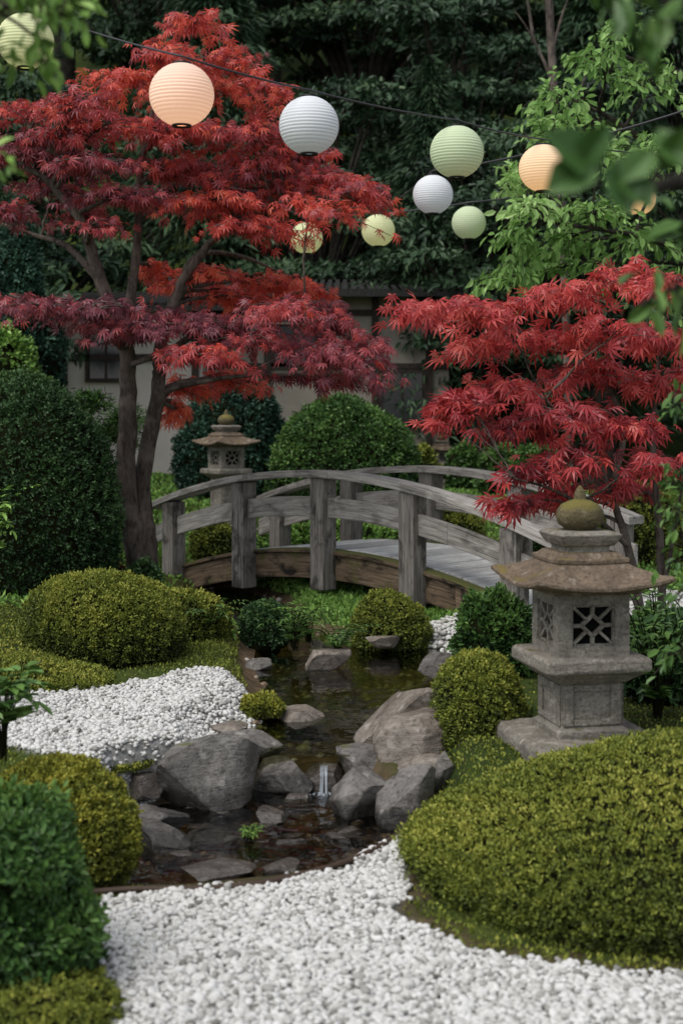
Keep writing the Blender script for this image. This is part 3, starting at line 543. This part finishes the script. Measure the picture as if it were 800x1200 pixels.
# background trees
def bgtree(seed,Rr,Hh,n,leaf,conifer=False):
    R=np.random.default_rng(seed); tb=MB(); cb=MB(); tube(tb,[[0,0,0],[R.normal(0,.1),0,Hh*.4],[R.normal(0,.2),0,Hh*.85]],[.22,.16,.05],10)
    if conifer:
        t=R.random(n)**.8; h=Hh*(.08+.92*t); lay=np.floor(t*14)/14; rr=Rr*(1-t)*(.75+.5*((t*14)%1))*R.uniform(.55,1.05,n); a=R.uniform(0,6.28,n)
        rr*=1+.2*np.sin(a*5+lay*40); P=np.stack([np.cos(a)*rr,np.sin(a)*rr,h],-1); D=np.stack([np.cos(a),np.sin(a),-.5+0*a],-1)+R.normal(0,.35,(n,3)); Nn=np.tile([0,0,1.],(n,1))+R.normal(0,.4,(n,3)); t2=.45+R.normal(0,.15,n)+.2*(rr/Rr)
        for i in range(26):
            zz=Hh*R.uniform(.1,.9); a=R.uniform(0,6.28); r_=Rr*(1-zz/Hh)*.9; tube(tb,[[0,0,zz],[math.cos(a)*r_,math.sin(a)*r_,zz-.3]],[.04,.01],4)
    else:
        k=48; C=R.normal(0,1,(k,3)); C=nrm(C)*R.uniform(.35,.95,(k,1)); C=C*[Rr,Rr,Hh*.42]+[0,0,Hh*.58]; rad=Rr*R.uniform(.18,.36,k)
        ci=R.integers(0,k,n); d=nrm(R.normal(size=(n,3))); d[:,2]=np.abs(d[:,2])*.7-.15; P=C[ci]+d*rad[ci][:,None]*R.uniform(.5,1.15,(n,1))*[1,1,.5]
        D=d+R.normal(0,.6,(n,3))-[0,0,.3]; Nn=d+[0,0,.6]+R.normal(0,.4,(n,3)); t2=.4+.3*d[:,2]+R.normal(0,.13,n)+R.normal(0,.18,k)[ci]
        for c in C: tube(tb,bez([0,0,Hh*.25],[c[0]*.4,c[1]*.4,c[2]*.8],c,6),np.linspace(.08,.015,6),5)
    leaves(cb,P,D,Nn,leaf*R.uniform(.6,1.3,n),OVAL if not conifer else LONG,t2)
    return tb,cb
kinds={'a':(bgtree(71,2.6,8,18000,.15),PAL['bt'],'tall dark broadleaf tree behind the house'),'b':(bgtree(72,2.2,9,14000,.28,True),PAL['bt'],'dark conifer behind the garden'),'c':(bgtree(73,1.9,5.5,13000,.13),PAL['bt'],'dense dark tree behind the garden')}
protos={}
place=[('a',-5.5,26,1,0),('b',-2.5,27,1.1,1),('a',-.5,25.5,.95,2),('a',2.2,26.5,1.1,.6),('b',4.5,25,1.1,2),('a',6.5,27,1.1,3),('c',2.2,21.5,1.0,1),('c',3.6,20,1.15,2),('b',1.4,22.3,.75,0),
       ('a',-4,31,1.2,1),('a',0.5,31,1.3,2),('a',5,32,1.2,3),('b',-7.5,24,1.1,1),('b',7.5,23,1,1),('c',5.2,17.5,1.1,.5),('a',-1.8,36,1.4,1),('a',3,37,1.4,2),('a',8.5,36,1.4,1),('a',-7,36,1.4,0),('c',-5.3,19,1.2,2),('c',6.5,14.5,.9,2)]
for kd,x,y,s_,rot in place:
    z=float(H(np.array([x]),np.array([y]))[0])-.1
    if kd not in protos:
        (tb,cb),mt,lab=kinds[kd]; e=empty('background_tree',(0,0,0),lab,'tree','trees behind the garden'); ch=[tb.build('trunk',[BK2],parent=e),cb.build('crown',[mt],parent=e)]; protos[kd]=(e,ch)
    else:
        e0,ch0=protos[kd]; e=e0.copy(); sc.collection.objects.link(e)
        for c in ch0: d=c.copy(); d.parent=e; sc.collection.objects.link(d)
    e.location=(x,y,z); e.rotation_euler=(0,0,rot); e.scale=(s_,s_,s_)
# bare thin tree upper
tb=MB()
tube(tb,spl([S(668,560,17),S(660,300,17),S(648,100,17),S(640,-60,17)],6),.05,8)
for a,c in (((648,100),(600,10)),((655,180),(700,60)),((645,70),(670,-10)),((625,50),(610,-30)),((660,250),(610,150))): tube(tb,bez(S(*a,17),S((a[0]+c[0])/2,(a[1]+c[1])/2-20,17),S(*c,16.8),8),np.linspace(.025,.006,8),6)
e=empty('bare_tree',S(668,628,17),'thin bare-branched tree in the shade','tree'); tb.build('trunk',[BK],parent=e)

# ---------------- bridge ----------------
WG=wood_mat('weathered_grey_wood',(.14,.128,.115),(.37,.345,.31),(.56,.535,.5),.45)
WP=wood_mat('post_wood',(.07,.062,.054),(.225,.205,.182),(.39,.365,.33),.75)
WB=wood_mat('brown_beam_wood',(.065,.044,.028),(.2,.14,.09),(.31,.24,.16),.97,moss=1)
WD=wood_mat('deck_plank_wood',(.34,.33,.3),(.64,.63,.6),(.76,.75,.72),.2)
B0=np.array([-.065,11.48]); U=np.array([.68,-.7]); UL=np.hypot(*U); Wd=np.array([.7,.68])/UL
def bp(k,w,z):
    k=np.asarray(k,float); return np.stack([B0[0]+k*U[0]+w*Wd[0],B0[1]+k*U[1]+w*Wd[1],z-.07*k*k+0*k],-1)
bridge=empty('arched_bridge',(*(B0+.5*Wd),0),'weathered grey arched wooden footbridge over the pond','bridge')
def sweep(name,k0,k1,w0,w1,z0,z1,mat,segs=1):
    b=MB(); kk=np.linspace(k0,k1,segs+1)
    for s_ in range(segs):
        n=40//segs+2; k=np.linspace(kk[s_]+(.004 if s_ else 0),kk[s_+1],n); t=random.uniform(.3,.75); off=random.random()*9
        R4=np.stack([bp(k,w0,z0),bp(k,w1,z0),bp(k,w1,z1),bp(k,w0,z1)],1); g=np.stack([np.stack([k*UL+off,np.full(n,w+off),np.full(n,z)],-1) for w,z in ((w0,z0),(w1,z0),(w1,z1),(w0,z1))],1)
        i=np.arange(n-1)[:,None]*4; j=np.arange(4)[None]; f=np.stack([i+j,i+(j+1)%4,i+4+(j+1)%4,i+4+j],-1).reshape(-1,4)[:,::-1]
        b.add(R4.reshape(-1,3),f,t,0,False,g.reshape(-1,3)); e=(n-1)*4; b.add(np.vstack([R4[0],R4[-1]]),[[0,1,2,3],[7,6,5,4]],t,0,False,np.vstack([g[0],g[-1]]))
    o=b.build(name,[mat],parent=bridge); bevel(o,.006); return o
WID=1.05
for w0 in (0,WID):
    s_=-1 if w0==0 else 1; kend=2.6 if w0==0 else 2.15
    a,bb=sorted((w0-s_*.03,w0+s_*.05)); sweep('side_beam',-2.75,2.75,a,bb,.13,.335,WB,4)
    a,bb=sorted((w0-s_*.05,w0-s_*.02+s_*.1)); sweep('deck_trim',-2.75,2.75,a-.0,bb,.338,.37,WB,3)
    a,bb=sorted((w0+s_*.02,w0+s_*.215)); sweep('top_rail',-2.3,kend,a,bb,.955,1.012,WG,2)
    a,bb=sorted((w0+s_*.095,w0+s_*.135)); sweep('middle_rail',-2.3,kend,a,bb,.64,.80,WG,4)
    for k in (-2,-1,0,1,2):
        b=MB(); zc=-.07*k*k; c=B0+k*U+(w0+s_*.115)*Wd; h=.076; ang=math.atan2(U[1],U[0])
        addbox(b,(c[0]-h,c[1]-h,zc+.06),(c[0]+h,c[1]+h,zc+.953),0,random.uniform(.2,.8),axis=2,yaw=ang,piv=c)
        bevel(b.build('post',[WP],parent=bridge),.008)
b=MB(); kk=np.arange(-2.9,2.9,.125)
for k in kk:
    t=random.uniform(.1,.9); off=random.random()*9; k2=k+.116; w0,w1=.06,WID-.06; z0,z1=.34,.376+random.uniform(-.004,.004)
    v=np.array([bp(k,w0,z0),bp(k2,w0,z0),bp(k2,w1,z0),bp(k,w1,z0),bp(k,w0,z1),bp(k2,w0,z1),bp(k2,w1,z1),bp(k,w1,z1)])
    g=np.array([[w,q*UL,z] for q,w,z in ((k,w0,z0),(k2,w0,z0),(k2,w1,z0),(k,w1,z0),(k,w0,z1),(k2,w0,z1),(k2,w1,z1),(k,w1,z1))])+off
    b.add(v,BOXF,t,0,False,g)
bevel(b.build('deck',[WD],parent=bridge),.004)

# ---------------- stone lanterns ----------------
SL=stone_mat('lantern_stone',(.17,.15,.122),(.38,.345,.29),.15,scale=7,mosscol=(.09,.08,.035),lich=(.48,.44,.38))
SR=stone_mat('lantern_roof_stone',(.1,.07,.048),(.28,.21,.145),.4,scale=6,mosscol=(.12,.09,.03),lich=(.4,.34,.27))
SM=stone_mat('lantern_mossy_stone',(.09,.07,.035),(.2,.165,.08),.8,scale=9,mosscol=(.12,.1,.025),lich=(.28,.24,.15))
DK=simple('lantern_dark_interior',(.006,.006,.006),.9,.1)
def sqloft(b,prof,m=8,lift=None,mat=0):
    rings=[]
    for i,(h,z) in enumerate(prof):
        r=[]
        for s_ in range(4):
            for q in range(m):
                u=-1+2*q/m; p=[(u,-1),(1,u),(-u,1),(-1,-u)][s_]; zz=z+(lift[i]*(abs(p[0]*p[1]))**2.2 if lift else 0)
                e=1+(lift[i]*1.1*(abs(p[0]*p[1]))**3 if lift else 0); r.append([p[0]*h*e,p[1]*h*e,zz])
        rings.append(r)
    R_=np.array(rings); n=len(prof); k=4*m; i=np.arange(n-1)[:,None]*k; j=np.arange(k)[None]
    b.add(R_.reshape(-1,3),np.stack([i+j,i+(j+1)%k,i+k+(j+1)%k,i+k+j],-1).reshape(-1,4),.5,mat,False)
    b.add(R_[0],[list(range(k))[::-1]],.5,mat,False); b.add(R_[-1],[list(range(k))],.5,mat,False)
def revolve(b,prof,m=28,mat=0):
    th=np.linspace(0,2*np.pi,m,endpoint=False); n=len(prof); P=np.array([[ [r*math.cos(t),r*math.sin(t),z] for t in th] for r,z in prof]); i=np.arange(n-1)[:,None]*m; j=np.arange(m)[None]
    b.add(P.reshape(-1,3),np.stack([i+j,i+(j+1)%m,i+m+(j+1)%m,i+m+j],-1).reshape(-1,4),.5,mat,True)
def stone_lantern(loc,yaw,scale,post,label):
    e=empty('stone_lantern',(0,0,0),label,'stone lantern')
    z=0; b=MB(); sqloft(b,[(.31,-.1),(.31,.065),(.285,.09)],1); bevel(b.build('base',[SL],parent=e),.012)
    z=.09; b=MB(); sqloft(b,[(.165,z),(.165,z+.03),(.14,z+.045),(.14,z+post)],1)
    for a in range(4):
        for (x0,x1,z0,z1) in ((-.135,-.085,z+.05,z+post-.01),(.085,.135,z+.05,z+post-.01),(-.085,.085,z+.05,z+.08),(-.085,.085,z+post-.04,z+post-.01)): addbox(b,(x0,-.15,z0),(x1,-.1395,z1),yaw=a*math.pi/2,piv=(0,0))
    bevel(b.build('post',[SL],parent=e),.006); z+=post
    b=MB(); sqloft(b,[(.16,z),(.2,z+.03),(.205,z+.035),(.24,z+.055),(.24,z+.105),(.225,z+.115)],1); bevel(b.build('platform',[SL],parent=e),.008); z+=.115
    hb=.27; b=MB(); w=.165; pl=.066
    addbox(b,(-w,-w,z),(w,w,z+.042)); addbox(b,(-w,-w,z+hb-.045),(w,w,z+hb))
    for sx_ in (-1,1):
        for sy_ in (-1,1):
            x0,x1=sorted((sx_*w,sx_*(w-pl))); y0,y1=sorted((sy_*w,sy_*(w-pl))); addbox(b,(x0,y0,z+.0422),(x1,y1,z+hb-.0452))
    addbox(b,(-w+.035,-w+.035,z+.0422),(w-.035,w-.035,z+hb-.0452),mat=1)
    lb=b.build('light_box',[SL,DK],parent=e)
    for a in range(4):
        b=MB(); o=w-pl; zc=z+.0425+(hb-.088)/2; hh=(hb-.088)/2-.002
        def bar(x0,z0,x1,z1,t=.008):
            d=np.array([x1-x0,z1-z0]); L=np.hypot(*d); d/=L; n_=np.array([-d[1],d[0]])*t
            q=[(x0-n_[0],z0-n_[1]),(x1-n_[0],z1-n_[1]),(x1+n_[0],z1+n_[1]),(x0+n_[0],z0+n_[1])]
            v=np.array([[x,-w+.012,zz] for x,zz in q]+[[x,-w+.03,zz] for x,zz in q]); b.add(v,BOXF[:,::-1],.5,0,False)
        # open diamond in the middle, short bars to the frame
        dx,dz=o*.52,hh*.52
        dm=[(dx,0),(0,dz),(-dx,0),(0,-dz)]
        for i in range(4): bar(*dm[i],*dm[(i+1)%4])
        bar(dx,0,o,0);bar(-dx,0,-o,0);bar(0,dz,0,hh);bar(0,-dz,0,-hh)
        for ux in (-1,1):
            for uz in (-1,1): bar(ux*dx*.5,uz*dz*.5,ux*o,uz*hh,.006)
        bar(-o,-hh,o,-hh);bar(-o,hh,o,hh);bar(-o,-hh,-o,hh);bar(o,-hh,o,hh)
        b.v=[v+[0,0,zc] for v in b.v]
        c_,s_=math.cos(a*math.pi/2),math.sin(a*math.pi/2)
        b.v=[np.stack([v[:,0]*c_-v[:,1]*s_,v[:,0]*s_+v[:,1]*c_,v[:,2]],-1) for v in b.v]
        wn=b.build('window',[SL],parent=lb)
    z+=hb; b=MB()
    prof=[(.16,z),(.2,z+.001),(.205,z+.018),(.285,z+.02),(.3,z+.026),(.3,z+.04),(.285,z+.05),(.262,z+.054),(.225,z+.08),(.185,z+.108),(.16,z+.128),(.165,z+.132),(.165,z+.148),(.148,z+.158),(.13,z+.178)]
    sqloft(b,prof,10,[0,0,0,.034,.042,.044,.04,.036,.022,.01,.004,.008,.008,.002,0]); bevel(b.build('roof',[SR],parent=e),.003); z+=.178
    b=MB(); sqloft(b,[(.1,z),(.1,z+.025),(.118,z+.029),(.135,z+.055),(.145,z+.078),(.11,z+.092)],4); bevel(b.build('roof_cap',[SL],parent=e),.006); z+=.09
    b=MB(); revolve(b,[(.05,z-.01),(.07,z+.008),(.098,z+.028),(.108,z+.058),(.104,z+.086),(.084,z+.114),(.05,z+.13),(.026,z+.138),(.028,z+.152),(.02,z+.176),(.01,z+.192),(0.001,z+.2)]); b.build('finial',[SM],parent=e)
    e.location=Vector(loc); e.rotation_euler=(0,0,yaw); e.scale=(scale,)*3; return e
p0=S(679,0,6.35); stone_lantern((p0[0],6.35,-.02),math.radians(12),1.0,.24,'carved stone lantern with mossy roof and finial among azaleas')
p0=S(265,0,16); z_=float(H(np.array([p0[0]]),np.array([16.]))[0]); stone_lantern((p0[0],16,z_),math.radians(35),.9,.62,'tall stone lantern standing behind the bridge')
p0=S(517,0,21); stone_lantern((p0[0],21,.3),math.radians(15),.6,.5,'small distant stone lantern on the lawn')

# ---------------- paper lanterns ----------------
def paper(name,col,em,ems):
    m,nt,out=newmat(name); p=N(nt,'ShaderNodeBsdfPrincipled'); p.inputs['Roughness'].default_value=.8; p.inputs['Specular IOR Level'].default_value=.1
    a=N(nt,'ShaderNodeAttribute',attribute_name='tint')
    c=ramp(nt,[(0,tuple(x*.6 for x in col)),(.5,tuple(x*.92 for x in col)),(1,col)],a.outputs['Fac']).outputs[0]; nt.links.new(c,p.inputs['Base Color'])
    tc=N(nt,'ShaderNodeTexCoord'); sx=N(nt,'ShaderNodeSeparateXYZ'); nt.links.new(tc.outputs['Object'],sx.inputs[0])
    # lamp inside hangs low: paper glows more toward the bottom
    mr=N(nt,'ShaderNodeMapRange'); nt.links.new(sx.outputs['Z'],mr.inputs[0]); mr.inputs[1].default_value=-.15; mr.inputs[2].default_value=.13; mr.inputs[3].default_value=ems*1.3; mr.inputs[4].default_value=ems*.5
    ec=mixc(nt,1.0,c,em,'MULTIPLY'); nt.links.new(ec,p.inputs['Emission Color']); nt.links.new(mr.outputs[0],p.inputs['Emission Strength'])
    nt.links.new(p.outputs[0],out.inputs[0]); return m
PM={'peach':paper('peach_paper',(.78,.58,.48),(1,.72,.52),.7),'white':paper('white_paper',(.76,.78,.8),(.95,.97,1),.1),'green':paper('green_paper',(.6,.69,.46),(.95,1,.75),.13),'yellow':paper('yellow_green_paper',(.66,.69,.42),(1,.95,.65),.28),'orange':paper('orange_paper',(.8,.62,.44),(1,.74,.45),.6)}
RB=simple('lantern_ring',(.01,.01,.01),.5,.4); WIRE=simple('dark_wire',(.05,.05,.055),.5,.4)
def paper_lantern(px,py,rpx,col,cord,label):
    D=.305; Yc=D/2*F/rpx; c=S(px,py,Yc); R0=D/2; e=empty('paper_lantern',c,label,'paper lantern','round paper lanterns strung on wires')
    b=MB(); n=96; ribs=17; m=48; zt=R0*.93; prof=[];tn=[]
    for i in range(n+1):
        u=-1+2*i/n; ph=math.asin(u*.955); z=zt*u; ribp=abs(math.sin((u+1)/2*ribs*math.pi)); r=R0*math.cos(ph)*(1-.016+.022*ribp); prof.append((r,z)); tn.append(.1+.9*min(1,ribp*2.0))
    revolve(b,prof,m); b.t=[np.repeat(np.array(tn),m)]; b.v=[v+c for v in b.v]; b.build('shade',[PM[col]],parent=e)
    for s_,nm in ((1,'top_ring'),(-1,'bottom_ring')):
        b=MB(); r=R0*.3; revolve(b,[(r*.8,s_*zt*.985),(r,s_*zt*.985),(r*1.02,s_*(zt+.009)),(r*.8,s_*(zt+.009)),(r*.8,s_*zt*.985)],24)
        if s_>0:
            tube(b,[[-r*.9,0,zt],[-r*.4,0,zt+.02],[0,0,zt+.028],[r*.4,0,zt+.02],[r*.9,0,zt]],.0018,5)
        b.v=[v+c for v in b.v]; b.build(nm,[RB],parent=e)
    b=MB(); top=c+[0,0,zt+.028]; tube(b,[top,top+[0,0,max(.012,cord)]],.0025,5); b.build('cord',[WIRE],parent=e)
    return top+np.array([0,0,max(.012,cord)])
t1=paper_lantern(213,111,38,'peach',.0,'round glowing peach paper lantern hanging from a wire')
t2=paper_lantern(362,147,35,'white',.0,'round white paper lantern hanging from a wire')
t3=paper_lantern(535,178,31.5,'green',.0,'round pale green paper lantern hanging from a wire')
t4=paper_lantern(636,197,28.5,'orange',.0,'round glowing warm orange paper lantern hanging from a wire')
t5=paper_lantern(507,228,23.5,'white',.0,'small round white paper lantern hanging from a wire')
t6=paper_lantern(549,261,20,'green',.0,'small round pale green paper lantern hanging from a wire')
t7=paper_lantern(443,270,19.5,'yellow',.0,'small round yellow-green paper lantern hanging from a wire')
t8=paper_lantern(359,279,19,'yellow',.0,'small yellow-green paper lantern behind maple leaves')
t9=paper_lantern(30,48,33,'yellow',.0,'round yellow-green paper lantern behind leaves')
t10=paper_lantern(748,233,19.5,'orange',.0,'small round orange paper lantern behind leaves')
def wire(pts,label,r=.005):
    P=[]
    for a,b_ in zip(pts[:-1],pts[1:]):
        a=np.array(a);b_=np.array(b_); t=np.linspace(0,1,14,endpoint=False)[:,None]; L=np.linalg.norm(b_-a); P.append(a+(b_-a)*t-np.array([0,0,1])*(4*t*(1-t))*L*.012)
    P.append(np.array([pts[-1]])); P=np.vstack(P); b=MB(); tube(b,P,r,6); b.build('lantern_wire',[WIRE],origin=P[0],label=label,category='wire',group='wires carrying paper lanterns')
wire([S(-60,-60,6.2),t9,t1,t2,t3,t4,S(830,185,10.5),S(1000,170,12)],'thin black wire carrying the larger paper lanterns',.0055)
wire([S(-200,120,13),S(300,225,13),t8,t7,t5,S(640,175,10),S(830,120,9.5)],'thin black wire carrying small paper lanterns',.008)
wire([S(440,250,13.5),t6,t10,S(900,180,12)],'thin black wire carrying small paper lanterns',.009)

# ---------------- house ----------------
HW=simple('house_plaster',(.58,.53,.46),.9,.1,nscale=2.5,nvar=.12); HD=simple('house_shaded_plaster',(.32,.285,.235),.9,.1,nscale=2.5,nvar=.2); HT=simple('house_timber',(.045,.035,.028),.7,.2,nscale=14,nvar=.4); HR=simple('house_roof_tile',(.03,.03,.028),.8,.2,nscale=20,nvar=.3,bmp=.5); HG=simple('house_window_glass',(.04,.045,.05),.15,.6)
ho=empty('japanese_house',(-1.8,22,.3),'low plastered Japanese house with dark timber and tiled roof','house')
def hb(name,boxes,mat,par=ho):
    b=MB()
    for lo,hi in boxes: addbox(b,lo,hi)
    o=b.build(name,[mat],parent=ho)
    if par is not ho: o.parent=par
    return o
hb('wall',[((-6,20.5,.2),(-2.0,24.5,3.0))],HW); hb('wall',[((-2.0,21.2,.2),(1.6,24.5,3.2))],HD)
hb('timber_frame',[((x-.05,21.13,.2),(x+.05,21.197,3.2)) for x in (-1.9,-1.1,-.3,.5,1.3)]+[((-2,21.14,z),(1.6,21.195,z+.09)) for z in (1.2,2.1,2.9)]+[((-6,20.44,2.2),(-2,20.497,2.3))]+[((x-.05,20.43,.2),(x+.05,20.496,3)) for x in (-4.9,-2.1)],HT)
for x0,x1,z0,z1,y in ((-3.62,-3.15,1.95,2.65,20.49),(-4.5,-4.0,1.9,2.5,20.49),(-1.0,-.4,2.2,2.85,21.19),(.6,1.2,1.3,2.05,21.19)):
    w_=hb('window',[((x0,y-.02,z0),(x1,y,z1))],HG)
    hb('window_frame',[((x0-.06,y-.05,z0-.06),(x0,y-.001,z1+.06)),((x1,y-.05,z0-.06),(x1+.06,y-.001,z1+.06)),((x0,y-.05,z0-.06),(x1,y-.001,z0)),((x0,y-.05,z1),(x1,y-.001,z1+.06)),(((x0+x1)/2-.015,y-.04,z0),((x0+x1)/2+.015,y-.021,z1))],HT,w_)
b=MB()
for (x0,x1,ye,ze,yr,zr) in ((-6.8,-1.6,19.9,2.95,23,3.35),(-2.5,2.3,20.6,3.2,23.5,3.6)):
    n=int((x1-x0)/.12)
    for i in range(n):
        xa=x0+(x1-x0)*i/n; xb=x0+(x1-x0)*(i+.6)/n; xc=x0+(x1-x0)*(i+1)/n
        for (u,v_,dz) in ((xa,xb,.05),(xb,xc,0)):
            b.add([[u,ye,ze+dz],[v_,ye,ze+dz],[v_,yr,zr+dz],[u,yr,zr+dz]],[[0,1,2,3]],smooth=False); b.add([[u,ye,ze-.06],[v_,ye,ze-.06],[v_,ye,ze+dz],[u,ye,ze+dz]],[[0,1,2,3]],smooth=False)
    b.add([[x0,ye,ze-.06],[x1,ye,ze-.06],[x1,yr,zr-.06],[x0,yr,zr-.06]],[[3,2,1,0]],smooth=False)
    b.add([[x0,yr,zr+.05],[x1,yr,zr+.05],[x1,yr+3.3,ze],[x0,yr+3.3,ze]],[[0,1,2,3]],smooth=False)
b.build('roof',[HR],parent=ho)

# ---------------- camera, light ----------------
cam=bpy.data.cameras.new('camera'); co=bpy.data.objects.new('camera',cam); sc.collection.objects.link(co); sc.camera=co
cam.sensor_fit='VERTICAL'; cam.sensor_height=36; cam.sensor_width=24; cam.lens=50; cam.shift_y=-.1; cam.clip_end=300; cam.clip_start=.05
co.location=(0,0,EYE); co.rotation_euler=(math.radians(90),0,0)
cam.dof.use_dof=True; cam.dof.focus_distance=8.3; cam.dof.aperture_fstop=2.6
EL,AZ=58,-135
w=bpy.data.worlds.new('World'); sc.world=w; w.use_nodes=True; nt=w.node_tree; bg=nt.nodes['Background']; sky=nt.nodes.new('ShaderNodeTexSky'); sky.sky_type='NISHITA'; sky.sun_disc=False
sky.sun_elevation=math.radians(EL); sky.sun_rotation=math.radians(AZ)
hs=nt.nodes.new('ShaderNodeHueSaturation'); hs.inputs['Saturation'].default_value=.4; nt.links.new(sky.outputs[0],hs.inputs['Color']); nt.links.new(hs.outputs[0],bg.inputs[0]); bg.inputs[1].default_value=.15
sl=bpy.data.lights.new('sun','SUN'); so=bpy.data.objects.new('sun',sl); sc.collection.objects.link(so); sl.energy=2.1; sl.angle=math.radians(40); sl.color=(1,.96,.9)
d=Vector((math.sin(math.radians(AZ))*math.cos(math.radians(EL)),math.cos(math.radians(AZ))*math.cos(math.radians(EL)),math.sin(math.radians(EL)))); so.rotation_euler=d.to_track_quat('Z','Y').to_euler()
sc.view_settings.view_transform='Standard'; sc.view_settings.look='None'; sc.view_settings.exposure=0
